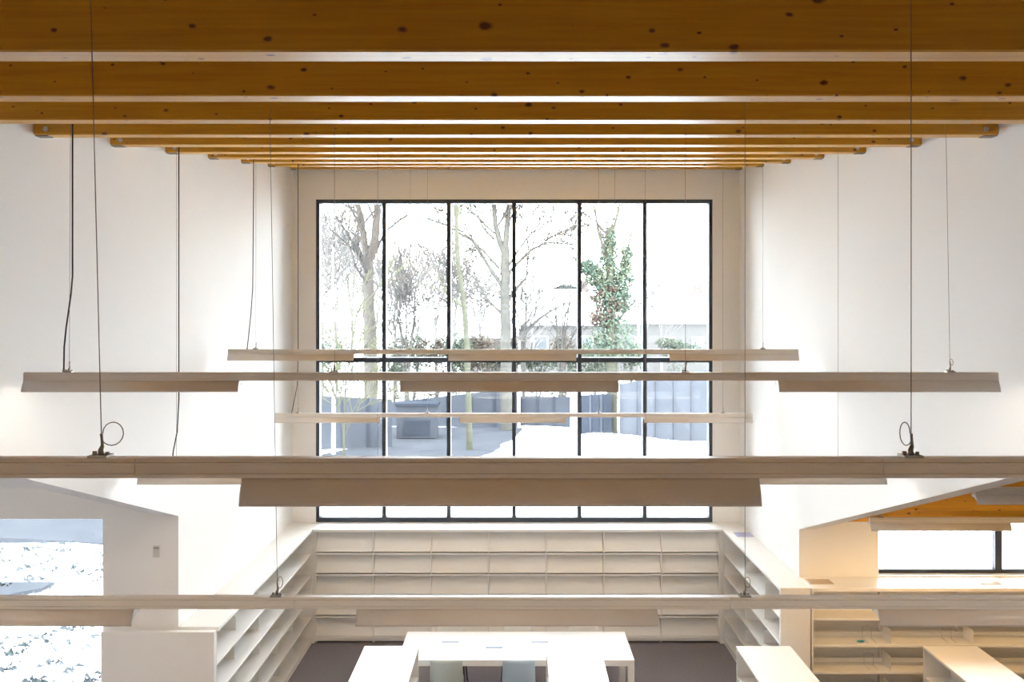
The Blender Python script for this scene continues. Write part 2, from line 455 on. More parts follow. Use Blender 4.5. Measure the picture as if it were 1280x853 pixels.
# right aisle beams
for y, which in ((8.95, 'nearer'), (10.2, 'farther')):
    r = thing('aisle_beam', '%s knotty timber beam under the right aisle roof above the strip window' % which, 'beam', (0, y, zsoff(y)), 0, 'right aisle beams')
    MB().box(WX + 0.2, 9.2, 0, BT, 0, 0.40).build('timber', 'wood', r, bevel=0.006)

# ------------------------------------------------------------------ pendant lights
SH = [(-3.46, -1.945), (-0.812, 0.720), (1.840, 3.39)]     # shade extents
RS = [(-3.46, -1.13), (-1.128, 1.088), (1.09, 3.39)]        # rail lengths
# rail profile in (y,z); z=0 at the top, y=0 at the camera side
RP = [(0.008, 0), (0.052, 0), (0.052, -0.012), (0.058, -0.016), (0.058, -0.058), (0.002, -0.058), (0.0, -0.052), (0.0, -0.046), (0.004, -0.044), (0.004, -0.020),
      (0.0, -0.018), (0.0, -0.013), (0.008, -0.011)]
def hood_profile():
    out = []
    for k in range(9):      # camera-side face curving out and down
        t = k / 8
        out.append((0.004 - 0.030 * math.sin(t * math.pi / 2) ** 1.0, -0.058 - 0.078 * t ** 1.0))
    return out
def make_shade(parent, x0, x1, tube_mat):
    hp = hood_profile()
    inner = [(y + 0.003, z + 0.001) for (y, z) in hp]
    poly = [(0.072, -0.058)] + hp + list(reversed(inner[1:])) + [(0.010, -0.061), (0.069, -0.061), (0.069, -0.088), (0.072, -0.088)]
    sh = MB().prism(poly, 'x', x0, x1, False).build('shade', 'hood', parent)
    for p in sh.data.polygons:
        if abs(p.normal.x) < 0.5: p.use_smooth = True
    capp = [(0.075, -0.059), (0.074, -0.080)] + [(0.074 - 0.098 * math.sin(t * math.pi / 12), -0.080 - 0.055 * (1 - math.cos(t * math.pi / 12)) ) for t in range(1, 7)] + [(y, z) for (y, z) in reversed(hp[1:-1])] + [(0.004, -0.059)]
    for xa in (x0, x1 - 0.003):
        MB().prism([(y, z) for (y, z) in capp], 'x', xa + (0.001 if xa == x0 else -0.001), xa + 0.003).build('end_cap', 'lacquer', sh)
    MB().tube([(x0 + 0.03, 0.036, -0.079), (x1 - 0.03, 0.036, -0.079)], 0.008, 8).build('lamp_tube', tube_mat, sh)
    return sh

def pendant(label, y, ztop, cables, cord, tube_mat='tube', sh=SH, rs=RS, group='pendant lights across the hall', x_off=0.0, cap_z=None, lean=0.0, loops=None):
    r = thing('pendant_light', label, 'pendant light', (x_off, y, ztop), 0, group)
    for a, b in rs:
        MB().prism(RP, 'x', a, b).build('rail', 'rail', r)
    for a, b in sh:
        make_shade(r, a, b, tube_mat)
    for k, x in enumerate(cables):
        zt = (cap_z(y) if cap_z else zdeck(y)) - ztop
        ln = lean if isinstance(lean, (int, float)) else lean[k]
        c = MB().tube([(x, 0.03, 0.05), (x + ln, 0.03, zt)], 0.0016, 5).build('suspension_cable', 'wire', r)
        m = MB()
        m.box(x - 0.030, x + 0.026, 0.004, 0.056, 0.0, 0.008)
        m.tube([(x - 0.020, 0.03, 0.006), (x - 0.020, 0.03, 0.018)], 0.007, 8)
        m.tube([(x + 0.018, 0.03, 0.006), (x + 0.018, 0.03, 0.016)], 0.006, 8)
        m.tube([(x, 0.03, 0.006), (x - 0.002, 0.03, 0.022), (x + 0.003, 0.03, 0.034)], [0.010, 0.008, 0.006], 8)
        m.build('clip', 'steel', c)
        MB().tube([(x + 0.003, 0.03, 0.032), (x, 0.03, 0.07)], [0.005, 0.004], 8).build('gripper', 'steel', c)
        if loops:
            s, rad, sq = loops[k]
            pts = []
            for q in range(17):
                t = math.pi + s * 0.0 + 2 * math.pi * q / 16
                pts.append((x + s * (rad * sq + rad * sq * math.cos(t)), 0.03 - 0.008 * math.sin(t * 0.5), 0.066 + rad * math.sin(t) * 1.0 + 0.004))
            MB().tube(pts, 0.0017, 5, cap=False).build('cable_loop', 'wire', c)
    if cord:
        zt = zdeck(y) - ztop
        pts = [(x - x_off, 0.03, (EYE - (yy - 395) * y / 1099) - ztop) for (x, yy) in cord]
        pts = [(p[0], p[1], max(p[2], 0.0)) for p in pts]
        pts = [(pts[0][0], 0.03, zt)] + pts
        c = MB().tube(pts, 0.0055 if y < 11 else 0.0065, 6).build('power_cord', 'cord', r)
        e = pts[-1]
        MB().tube([(e[0], e[1], 0.0), (e[0], e[1], 0.022)], 0.010, 8).build('cord_gland', 'steel', c)
    return r
def cx(px, Y): return (px - 645) * Y / 1099
pendant('nearest and largest long pendant light, its rail running out of view on both sides', 2.60, 4.737, [-1.24, 1.182], None,
        lean=[-0.040, 0.0], loops=[(1, 0.034, 0.97), (-1, 0.034, 0.5)])
pendant('lower long pendant light in front of the tables and display bookcase', 4.47, 3.725, [-1.222, 1.172], None,
        lean=[-0.045, 0.0], loops=[(1, 0.028, 0.5), (1, 0.025, 0.55)])
pendant('second nearest upper pendant light with three hoods and a black cord at its left end', 6.17, 4.762, [-3.15, -1.28, 1.195, 3.06],
        [(cx(88, 6.17), 200), (cx(88, 6.17), 345), (cx(86, 6.17), 368), (cx(80, 6.17), 410), (cx(77.5, 6.17), 435), (cx(77, 6.17), 466)],
        loops=[(1, 0.006, 0.5), (1, 0.006, 0.5), (1, 0.006, 0.5), (1, 0.022, 0.5)], lean=[0.01, 0, 0, -0.035])
pendant('lower pendant light mostly hidden behind the nearest light, black cord at its left', 8.05, 3.755, [-3.12, -1.27, 1.19, 2.96],
        [(cx(222, 8.05), 250), (cx(222, 8.05), 500), (cx(220, 8.05), 540), (cx(215, 8.05), 565), (cx(213, 8.05), 590)], loops=[(1, 0.01, 0.5)] * 4)
pendant('farther upper pendant light crossing the window at its transom', 10.55, 4.757, [-3.13, -1.27, 1.19, 2.97],
        [(cx(316, 10.55), 240), (cx(315, 10.55), 360), (cx(312.5, 10.55), 395), (cx(308, 10.55), 438)], loops=[(1, 0.01, 0.5)] * 4)
pendant('farthest and lowest-looking small pendant light crossing the lower window panes', 12.6, 3.762, [-3.13, -1.27, 1.19, 2.97],
        [(cx(372, 12.6), 250), (cx(372, 12.6), 440), (cx(371, 12.6), 482), (cx(364, 12.6), 518)], loops=[(1, 0.01, 0.5)] * 4)
for yg, wh in ((-1.6, 'nearer'), (-3.6, 'farther')):  # added out of view as warm fill on rails and beams
    pendant('%s warm pendant light over the gallery behind the viewer' % wh, yg, zdeck(yg) - 0.30, [-3.1, -1.25, 1.2, 3.0], None, 'gallery_tube', group='gallery pendants')
for yg, wh in ((0.3, 'nearer'), (-2.4, 'farther')):  # added out of view as low fill for table and bookcases
    pendant('%s pendant light under the gallery floor' % wh, yg, 3.05, [-3.1, -1.25, 1.2, 3.0], None, 'gallery_tube', group='pendants under the gallery', cap_z=lambda y: 3.3)
asof = lambda y: zsoff(y) + 0.40
for yg, wh in ((4.9, 'farther'), (2.4, 'nearer')):  # added out of view to throw warm light on the end wall
    pendant('%s warm pendant light under the left aisle roof' % wh, yg, zsoff(yg) - 0.25, [0.12, 2.0, 3.6], None, 'left_aisle_tube', [(0.0, 1.535), (2.3, 3.8)], [(0.0, 1.9), (1.902, 3.8)], 'left aisle pendants', -7.9, lambda y: zsoff(y) + 0.30)
pendant('white pendant light under the right aisle roof directly above the strip window', 9.60, 2.95, [0.12, 2.0, 4.0], None, 'aisle_tube',
        [(0.0, 1.535), (2.67, 4.2)], [(0.0, 2.3), (2.302, 4.6)], 'right aisle pendants', 3.87, asof)
pendant('nearer pendant light in the right aisle, cut off by the sloping wall edge', 7.40, 3.71, [0.12, 2.0, 4.0], None, 'aisle_tube',
        [(0.0, 1.535), (2.67, 4.2)], [(0.0, 2.3), (2.302, 4.6)], 'right aisle pendants', 3.87, asof)

# ------------------------------------------------------------------ bookcases
TOP = 1.80
PITCH = 0.331
def shelf_z(k): return 1.757 - PITCH * (k + 1)      # underside tiers below the worktop: board top levels
# --- display bookcase under the window
bx0, bx1, byf, byb = -3.21, 3.25, 13.84, 14.30
dc = thing('display_bookcase', 'long white display bookcase with tilted panels under the big window', 'bookcase', (0, byf, 0))
n = 7
bw = (bx1 - bx0 - 0.10) / n
xs = [bx0 + 0.05 + bw * k for k in range(n + 1)]
for k, x in enumerate(xs):
    w = 0.010
    o = box('upright', 'shelf', dc, x - w, x + w, 0.020, 0.44, 0.09, 1.755)
box('side_filler', 'shelf', dc, bx0 - 0.06, xs[0] - 0.012, 0.0, 0.05, 0.0, 1.755)
box('side_filler', 'shelf', dc, xs[-1] + 0.012, bx1 + 0.06, 0.0, 0.05, 0.0, 1.755)
box('back_panel', 'shelf', dc, xs[0], xs[-1], 0.44, 0.455, 0.05, 1.755)
box('plinth', 'shelf', dc, xs[0] - 0.01, xs[-1] + 0.01, 0.012, 0.030, 0.035, 0.13)
for k in range(n + 1):
    MB().tube([(xs[k], 0.06, 0), (xs[k], 0.06, 0.036)], 0.018, 10).build('foot', 'shelf', dc)
panel_me = shelf_me = None
for row in range(5):
    zt = 1.74 - PITCH * row
    zb = zt - PITCH
    for k in range(n):
        if panel_me is None:
            m = MB()
            # tilted panel: bottom at the front edge, top set back
            m.prism([(0.002, 0.032), (0.016, 0.032), (0.150, PITCH - 0.022), (0.136, PITCH - 0.022)], 'x', 0.012, bw - 0.012)
            p = m.build('display_panel', 'shelf', dc)
            panel_me = p.data
            s = box('shelf_board', 'shelf', dc, 0.011, bw - 0.011, 0.020, 0.43, -0.012, 0.004)
            shelf_me = s.data
            q = box('shelf_lip', 'shelf', dc, 0.004, bw - 0.004, 0.0, 0.018, -0.016, 0.013, bevel=0.002)
            lip_me = q.data
        else:
            p = bpy.data.objects.new('display_panel', panel_me); COL.objects.link(p); p.parent = dc
            s = bpy.data.objects.new('shelf_board', shelf_me); COL.objects.link(s); s.parent = dc
            q = bpy.data.objects.new('shelf_lip', lip_me); COL.objects.link(q); q.parent = dc
        for o in (p, s, q):
            o.location = (xs[k], 0, zb)
tagt = tag(box('worktop', 'lacquer', None, -3.208, 3.258, byf - 0.02, YB, 1.757, TOP, bevel=0.003), 'white worktop running along under the big window', 'worktop')

# --- open side bookcases
def bookend_mesh(w=0.26, h=0.17):
    pts = [(0, 0), (w, 0), (w, h - 0.03)]
    for t in range(1, 6):
        a = t / 5 * math.pi / 2
        pts.append((w - 0.03 + 0.03 * math.cos(a), h - 0.03 + 0.03 * math.sin(a)))
    pts += [(0, h)]
    return pts
ep = bookend_mesh()
be_src = None
def bookend(loc, rz, label, group):
    """plate standing along local x (depth into the shelf is -x), base foot along local y"""
    global be_src
    if be_src is None:
        r = empty('bookend')
        MB().prism(ep, 'y', -0.002, 0.002).build('plate', 'shelf', r)
        box('foot', 'shelf', r, 0.02, 0.24, 0.002, 0.12, 0.0, 0.003)
        be_src = r
    else:
        r = copy_tree(be_src)
    r.location = loc; r.rotation_euler = (0, 0, rz)
    return tag(r, label, 'bookend', group)

def open_run(name, label, xwall, xfront, y0, y1, tiers=5):
    s = 1 if xfront > xwall else -1
    r = thing(name, label, 'bookcase', (xwall, y0, 0))
    d = abs(xfront - xwall); L = y1 - y0
    def bxx(nm, a, b, c, e, z0, z1, bev=0.0):
        xa, xb = sorted((s * a, s * b))
        return box(nm, 'shelf', r, xa, xb, c, e, z0, z1, bev)
    nb = max(1, round(L / 0.9)); w = L / nb
    for k in range(nb):
        bxx('back_panel', 0.01, 0.025, k * w + 0.0015, (k + 1) * w - 0.0015, 0.05, 1.755)
    bxx('side_panel', 0.026, d, 0.0, 0.02, 0.0, 1.755)
    bxx('side_panel', 0.026, d, L - 0.02, L, 0.0, 1.755)
    for k in range(tiers):
        z = shelf_z(k)
        bxx('shelf_board', 0.026, d, 0.021, L - 0.021, z - 0.022, z, 0.002)
        bxx('shelf_lip', 0.030, 0.044, 0.021, L - 0.021, z + 0.0, z + 0.05)
    bxx('plinth', d - 0.03, d - 0.005, 0.021, L - 0.021, 0.0, shelf_z(tiers - 1) - 0.022)
    return r, s, d, nb, w
LYF = 9.40
lr, s_, d_, nb, w = open_run('open_bookcase', 'open white bookcase along the left wall with empty shelves', -WX, -3.21, LYF + 0.02, 13.80)
tag(box('worktop', 'lacquer', None, -WX, -3.205, YL, 13.815, 1.757, TOP, bevel=0.003), 'white worktop along the left wall above the open bookcase', 'worktop')
tag(box('worktop', 'lacquer', None, -WX, -3.212, 13.822, YB, 1.757, TOP), 'small white corner worktop left of the window ledge', 'worktop')
tag(box('end_panel', 'lacquer', None, -4.41, -3.205, 9.335, LYF, 0.0, TOP, bevel=0.003), 'broad white panel closing the near end of the left bookcase', 'panel')
TN = ['top', 'second', 'third', 'fourth', 'lowest']
PN = ['nearest', 'second nearest', 'third nearest', 'farthest']
for k in range(5):
    for j, yy in enumerate((10.45, 11.42, 12.35, 13.2)):
        if k == 0 and j == 3: continue
        bookend((-WX + 0.05, yy - (0.05 if k % 2 else 0), shelf_z(k) + 0.001), 0, 'white bookend on the %s shelf of the left bookcase, %s in its row' % (TN[k], PN[j]), 'left bookcase bookends')
rr, *_ = open_run('open_bookcase', 'open white bookcase along the right wall with empty shelves', WX, 3.27, 10.89, 13.80)
tag(box('worktop', 'lacquer', None, 3.262, WX, 10.85, YB, 1.757, TOP, bevel=0.003), 'white worktop along the right wall above the open bookcase', 'worktop')
tag(box('end_panel', 'lacquer', None, 3.265, WX - 0.003, 10.85, 10.888, 0.0, 1.756, bevel=0.003), 'narrow white panel closing the near end of the right bookcase', 'panel')
for k in range(5):
    for j, yy in enumerate((11.75, 12.75)):
        bookend((WX - 0.05, yy + 0.03 * (k % 3), shelf_z(k) + 0.001), math.pi, 'white bookend on the %s shelf of the right bookcase, %s of two' % (TN[k], ('nearer', 'farther')[j]), 'right bookcase bookends')

# --- right aisle bookcase facing the viewer
ax0, ax1, ayf = WX + 0.01, 8.6, 10.85
ar = thing('open_bookcase', 'warmly lit open bookcase below the strip window in the right aisle', 'bookcase', (ax0, ayf, 0))
AL = ax1 - ax0
na = 5; aw = AL / na
for k in range(na):
    box('back_panel', 'shelf', ar, k * aw + 0.0015, (k + 1) * aw - 0.0015, 0.40, 0.42, 0.05, 1.755)
for k in range(na + 1):
    x = min(max(k * aw, 0.012), AL - 0.012)
    if k in (0, na):
        box('side_panel', 'shelf', ar, x - 0.011, x + 0.011, 0.0, 0.398, 0.0, 1.755)
    else:
        box('upright', 'shelf', ar, x - 0.010, x + 0.010, 0.34, 0.398, 0.05, 1.755)
for k in range(5):
    z = shelf_z(k)
    box('shelf_board', 'shelf', ar, 0.024, AL - 0.024, 0.0, 0.338, z - 0.03, z, bevel=0.002)
    box('shelf_lip', 'shelf', ar, 0.024, AL - 0.024, 0.31, 0.33, z, z + 0.05)
box('plinth', 'shelf', ar, 0.024, AL - 0.024, 0.02, 0.04, 0, shelf_z(4) - 0.03)
tag(box('worktop', 'lacquer', None, WX + 0.003, 8.62, 10.83, YR - 0.003, 1.757, TOP, bevel=0.003), 'white worktop below the strip window in the right aisle', 'worktop')
for i, (x, k, lb) in enumerate(((4.64, 1, 'second shelf from the top, left bay'), (5.66, 1, 'second shelf from the top, middle bay'), (4.64, 2, 'third shelf from the top, left bay'), (4.64, 3, 'fourth shelf from the top, left bay'), (6.7, 2, 'third shelf from the top, at the right edge'))):
    bookend((x, ayf + 0.285, shelf_z(k) + 0.001), -math.pi / 2, 'white bookend in the right aisle bookcase, %s' % lb, 'right aisle bookends')
for i, (x, k, lb) in enumerate(((4.42, 1, 'second'), (4.44, 2, 'third'), (4.44, 3, 'fourth'), (5.42, 1, 'second'))):
    z = shelf_z(k) + 0.003
    r = MB().tube([(x - 0.05, ayf + 0.06, z), (x - 0.05, ayf + 0.24, z), (x - 0.05, ayf + 0.24, z + 0.14), (x, ayf + 0.22, z + 0.16), (x + 0.05, ayf + 0.20, z + 0.14), (x + 0.05, ayf + 0.20, z), (x + 0.05, ayf + 0.06, z)], 0.003, 5).build('wire_book_support', 'zinc')
    tag(r, 'bent wire book support on the %s shelf of the right aisle bookcase, %s' % (lb, 'middle' if i == 3 else 'left'), 'book support', 'wire book supports')
pts = [(-0.05, 0, 0.012), (-0.03, 0, 0.014), (0, 0, 0.016), (0.03, 0, 0.014), (0.05, 0, 0.012)]
o = MB().tube([(4.285 + 0.0 + p[0], ayf + 0.08, shelf_z(1) + 0.018) for p in pts], [0.004, 0.013, 0.0175, 0.013, 0.004], 8).build('teal_clip', 'teal')
tag(o, 'small teal plastic clip lying on the right aisle bookcase', 'clip')

# worktop hatches
def hatch(x0, x1, y0, y1, mat, label):
    r = thing('cable_hatch', label, 'hatch', ((x0 + x1) / 2, (y0 + y1) / 2, TOP + 0.001))
    a, b = (x1 - x0) / 2, (y1 - y0) / 2
    box('rim', mat, r, -a, a, -b, b, 0, 0.004)
    for k in range(4):
        yy = -b + (k + 0.5) * 2 * b / 4
        box('slat', mat, r, -a + 0.015, a - 0.015, yy - b / 8, yy + b / 8, 0.004, 0.008)
hatch(3.68, 3.98, 11.00, 11.20, 'hatch', 'flat beige slatted hatch on the right aisle worktop beside the wall end')
hatch(5.80, 6.08, 10.98, 11.10, 'hatch', 'flat beige slatted hatch on the right aisle worktop under the window mullion')
hatch(3.36, 3.62, 13.35, 13.62, 'hatch_lilac', 'flat lilac hatch on the right worktop near the big window')
tag(box('paper_label', 'blue_paper', None, -3.30, -3.235, 9.52, 9.60, shelf_z(1) + 0.001, shelf_z(1) + 0.003), 'small sky blue paper label on the left bookcase shelf', 'label')

# wall switches on the left aisle end wall
r = thing('wall_switch', 'small grey double switch plate on the left aisle end wall', 'switch', (-3.873, YL - 0.001, 2.62))
box('plate', 'switch', r, -0.038, 0.038, -0.010, 0.0, -0.062, 0.062, bevel=0.003)
for k, z in enumerate((0.040, 0.008, -0.018, -0.044)):
    box('button', 'switch_dark' if k == 0 else 'switch', r, -0.028, 0.028, -0.016, -0.010, z - 0.009, z + 0.009)

# ------------------------------------------------------------------ free-standing low bookcases
BH = 1.20
def low_case():
    r = empty('low_bookcase')
    w, L = 0.65, 2.7
    box('top_board', 'lacquer', r, -w / 2, w / 2, -L, 0, BH - 0.03, BH, bevel=0.004)
    box('back_panel', 'shelf', r, -0.009, 0.009, -L + 0.02, -0.02, 0.08, BH - 0.03)
    for yy in (-L + 0.012, -0.036):
        box('end_panel', 'shelf', r, -w / 2, w / 2, yy, yy + 0.024, 0.0, BH - 0.03)
    for s in (-1, 1):
        for yy in (-0.90, -1.80):
            box('upright', 'shelf', r, min(s * 0.01, s * (w / 2 - 0.012)), max(s * 0.01, s * (w / 2 - 0.012)), yy - 0.01, yy + 0.01, 0.08, BH - 0.03)
        for z in (0.08, 0.45, 0.82):
            for a, b in ((-L + 0.037, -1.811), (-1.789, -0.911), (-0.889, -0.037)):
                box('shelf_board', 'shelf', r, min(s * 0.01, s * (w / 2 - 0.008)), max(s * 0.01, s * (w / 2 - 0.008)), a, b, z, z + 0.022)
    box('plinth', 'shelf', r, -w / 2 + 0.03, w / 2 - 0.03, -L + 0.04, -0.04, 0.0, 0.078)
    return r
lc0 = low_case()
for i, (x, lb) in enumerate(((-1.49, 'left of the grey-green chair'), (0.685, 'overlapping the right half of the table'), (2.965, 'in front of the right bookcase end panel'), (5.2, 'in front of the right aisle shelves'))):
    o = lc0 if i == 0 else copy_tree(lc0)
    o.location = (x, 10.54, 0)
    tag(o, 'low white freestanding bookcase %s' % lb, 'bookcase', 'low freestanding bookcases')

# ------------------------------------------------------------------ reading table and chairs
tx, ty0, ty1, th = 1.52, 11.28, 12.30, 0.74
t = thing('reading_table', 'big white rectangular reading table in front of the display bookcase', 'table', (0, (ty0 + ty1) / 2, 0))
hd = (ty1 - ty0) / 2
box('tabletop', 'lacquer', t, -tx, tx, -hd, hd, th - 0.08, th, bevel=0.004)
for sx in (-1, 1):
    for sy in (-1, 1):
        a, b = sorted((sx * tx, sx * (tx - 0.08))); c, e = sorted((sy * hd, sy * (hd - 0.08)))
        box('leg', 'lacquer', t, a, b, c, e, 0, th - 0.08)
for i, (px, yy, fl) in enumerate(((562, 11.83, 1), (618, 11.77, -1), (675, 11.83, 1), (731, 11.77, -1))):
    x = cx(px, 11.8)
    r = thing('cable_flap', 'pale blue cable flap set in the reading table, %s of four' % ('leftmost', 'second from left', 'third from left', 'rightmost')[i], 'cable flap', (x, yy, th + 0.0005), 0, 'cable flaps in the table')
    box('lid', 'lid', r, -0.112, 0.112, -0.05, 0.05, 0, 0.004, bevel=0.001)
    box('slot', 'slot', r, -0.112, 0.112, fl * 0.066 - 0.014, fl * 0.066 + 0.014, 0, 0.005)

def make_chair(mat):
    """local: sitter looks along +y, back at y=0, top at z=0.80"""
    r = empty('shell_chair')
    nu, nv = 9, 9
    V, F = [], []
    prof = []
    for k in range(nv):
        t = k / (nv - 1)
        prof.append((0.075 - 0.075 * t ** 0.8, 0.46 + 0.34 * t))
    for (yy, z) in prof:
        t = (z - 0.46) / 0.34
        hw = 0.215 - 0.012 * t
        for i in range(nu):
            u = -1 + 2 * i / (nu - 1)
            V.append((u * hw, yy + 0.055 * u * u, z - (0.02 if t > 0.95 else 0) * abs(u) ** 6))
    m = MB()
    n0 = nu * nv
    V2 = [(x, y + 0.008, z) for (x, y, z) in V]
    for k in range(nv - 1):
        for i in range(nu - 1):
            a = k * nu + i
            F.append((a, a + 1, a + 1 + nu, a + nu))
            F.append((n0 + a, n0 + a + nu, n0 + a + 1 + nu, n0 + a + 1))
    for k in range(nv - 1):
        for i, fl in ((0, 0), (nu - 1, 1)):
            a = k * nu + i
            F.append((a, a + nu, n0 + a + nu, n0 + a))
    for i in range(nu - 1):
        for k in (0, nv - 1):
            a = k * nu + i
            F.append((a, a + 1, n0 + a + 1, n0 + a))
    m.add(V + V2, F, True)
    m.build('backrest', mat, r)
    # seat
    V, F = [], []
    for k in range(8):
        t = k / 7
        yy = 0.065 + 0.40 * t
        z = 0.455 - 0.018 * math.sin(t * math.pi) - 0.03 * max(0, t - 0.8) / 0.2
        for i in range(nu):
            u = -1 + 2 * i / (nu - 1)
            V.append((u * (0.215 - 0.02 * t ** 3), yy, z + 0.012 * u * u))
    n0 = len(V)
    V2 = [(x, y, z - 0.010) for (x, y, z) in V]
    for k in range(7):
        for i in range(nu - 1):
            a = k * nu + i
            F.append((a, a + 1, a + 1 + nu, a + nu)); F.append((n0 + a, n0 + a + nu, n0 + a + 1 + nu, n0 + a + 1))
        for i in (0, nu - 1):
            a = k * nu + i
            F.append((a, a + nu, n0 + a + nu, n0 + a))
    for i in range(nu - 1):
        for k in (0, 7):
            a = k * nu + i
            F.append((a, a + 1, n0 + a + 1, n0 + a))
    MB().add(V + V2, F, True).build('seat', mat, r)
    for sx in (-1, 1):
        MB().tube([(sx * 0.13, 0.14, 0.435), (sx * 0.205, 0.09, 0.42), (sx * 0.235, 0.02, 0.0)], 0.010, 7).build('leg', 'chair_leg', r)
        MB().tube([(sx * 0.13, 0.36, 0.425), (sx * 0.20, 0.40, 0.41), (sx * 0.225, 0.45, 0.0)], 0.010, 7).build('leg', 'chair_leg', r)
    return r
ch_g = make_chair('chair'); ch_b = make_chair('chair_blue'); ch_w = make_chair('chair_white')
for src, x, y, rz, lb in ((ch_g, -0.885, 11.10, 0, 'grey-green plastic shell chair at the near side of the reading table'),
                          (ch_b, 0.035, 11.10, 0, 'pale blue plastic shell chair at the near side of the reading table'),
                          (ch_w, 0.905, 11.10, 0, 'shell chair mostly hidden behind the low bookcase at the table'),
                          (None, -0.92, 12.44, math.pi, 'white shell chair at the far side of the table, left'),
                          (None, 0.03, 12.44, math.pi, 'white shell chair at the far side of the table, middle'),
                          (None, 0.95, 12.44, math.pi, 'white shell chair at the far side of the table, right')):
    o = src if src is not None else copy_tree(ch_w)
    o.location = (x, y, 0); o.rotation_euler = (0, 0, rz)
    tag(o, lb, 'chair', 'shell chairs at the table')

# ------------------------------------------------------------------ garden outside
import mathutils.noise as mn
def hgt(x, y):
    h = 0.10 * mn.noise(Vector((x * 0.35, y * 0.35, 0))) + 0.05 * mn.noise(Vector((x * 1.1, y * 1.1, 3)))
    # bank of snow heaped right of the path
    h += 0.75 * math.exp(-((x - 3.5) / 3.2) ** 2 - ((y - 33.5) / 3.5) ** 2)
    return h - 0.12
def grid(name, x0, x1, y0, y1, st, mat):
    nx, ny = int((x1 - x0) / st) + 1, int((y1 - y0) / st) + 1
    V = [(x0 + i * st, y0 + j * st, hgt(x0 + i * st, y0 + j * st)) for j in range(ny) for i in range(nx)]
    F = [(j * nx + i, j * nx + i + 1, (j + 1) * nx + i + 1, (j + 1) * nx + i) for j in range(ny - 1) for i in range(nx - 1)]
    m = MB(); m.add(V, F, True)
    return m.build(name, mat, fix=False)
struct(grid('snowy_ground', -40, 40, 14.9, 44.9, 0.5, 'snow'), 'uneven snow-covered garden ground beyond the big window', 'ground')
struct(grid('snowy_ground', -40, -3.9, 9.8, 15.05, 0.25, 'snow'), 'snowy ground right outside the left aisle glazing', 'ground')
struct(grid('snowy_ground', 3.9, 40, 11.65, 15.15, 0.5, 'snow'), 'snowy ground outside the right aisle strip window', 'ground')
mb = MB().box(-120, 120, 44.9, 220, -0.5, -0.15)
struct(mb.build('snowy_field', 'snow'), 'flat snowy land behind the fences', 'ground')

def slab(name, pts, z, mat, label, cat):
    m = MB().prism(pts, 'z', z - 0.3, z)
    return struct(m.build(name, mat), label, cat)
slab('path', [(-16.5, 21.4), (-9.0, 20.0), (-7.4, 23.0), (-6.0, 29.5), (-2.0, 31.2), (-0.4, 34.5), (0.3, 40.8), (-6.2, 41.2), (-6.4, 34.6), (-8.6, 30.5), (-11.0, 27.0), (-16.5, 26.0)], -0.03, 'asphalt', 'blue-grey asphalt path crossing the snow', 'path')
slab('paving', [(-13.0, 16.3), (-9.5, 16.35), (-9.05, 16.75), (-9.0, 17.15), (-13.0, 17.15)], -0.03, 'asphalt', 'small bare asphalt patch in the snow outside the left aisle', 'paving')

# frosted tufts poking through the snow outside the left aisle
m = MB()
rng = random.Random(3)
for k in range(1500):
    y = 10.1 + 11 * rng.random() ** 1.3
    x = -4.6 - rng.random() * (2.0 + y * 0.38)
    if mn.noise(Vector((x * 0.9, y * 0.9, 8))) < (-0.25 if y < 13.5 else -0.1): continue
    z = hgt(x, y)
    for q in range(rng.randint(2, 5)):
        a = rng.random() * 6.28; l = 0.04 + 0.07 * rng.random(); w = 0.010 + 0.014 * rng.random()
        bx, by = x + rng.uniform(-.10, .10), y + rng.uniform(-.10, .10)
        dx, dy = math.cos(a), math.sin(a)
        m.add([(bx - dy * w, by + dx * w, z), (bx + dy * w, by - dx * w, z), (bx + dx * l + dy * w * .6, by + dy * l - dx * w * .6, z + 0.04 + 0.05 * rng.random()), (bx + dx * l * 1.6, by + dy * l * 1.6, z + 0.03)], [(0, 1, 2, 3)])
tag(m.build('grass_tufts', 'litter', fix=False), 'frosted leaves and grass tufts poking through the snow', 'grass', kind='stuff')
m = MB()
for k in range(420):
    y = 24 + 11.5 * rng.random(); x = 0.5 + rng.random() * 9
    if mn.noise(Vector((x * 0.8, y * 0.8, 2))) < 0.12: continue
    z = hgt(x, y)
    for q in range(3):
        a = rng.random() * 6.28; l = 0.08 + 0.1 * rng.random(); w = 0.03
        bx, by = x + rng.uniform(-.2, .2), y + rng.uniform(-.2, .2)
        dx, dy = math.cos(a), math.sin(a)
        m.add([(bx - dy * w, by + dx * w, z), (bx + dy * w, by - dx * w, z), (bx + dx * l, by + dy * l, z + 0.07)], [(0, 1, 2)])
tag(m.build('grass_tufts', 'litter', fix=False), 'scattered dead stalks in the snow beyond the big window', 'grass', kind='stuff')

# fences
def fence(label, x0, y0, x1, y1, ztop0, ztop1, n, mat, mat2, gap=0.02, post=True):
    L = math.hypot(x1 - x0, y1 - y0); ang = math.atan2(y1 - y0, x1 - x0)
    r = thing('panel_fence', label, 'fence', (x0, y0, 0), ang)
    w = L / n
    for k in range(n):
        za = ztop0 + (ztop1 - ztop0) * k / n; zb = ztop0 + (ztop1 - ztop0) * (k + 1) / n
        MB().prism([(k * w + gap, -0.2), ((k + 1) * w - gap, -0.2), ((k + 1) * w - gap, zb), (k * w + gap, za)], 'y', 0, 0.06).build('panel', mat, r)
        if post:
            box('post', mat2, r, k * w - 0.05, k * w + 0.05, -0.04, -0.005, -0.2, max(za, 0.3) + 0.02)
    return r
fence('low slate fence at the left behind the white birch', -9.6, 33.9, -4.9, 34.9, 2.15, 1.85, 5, 'fence', 'fence_dark')
fence('tall pale panelled fence at the right of the garden', 4.3, 36.2, 9.6, 36.9, 2.35, 3.15, 7, 'fence_light', 'fence')
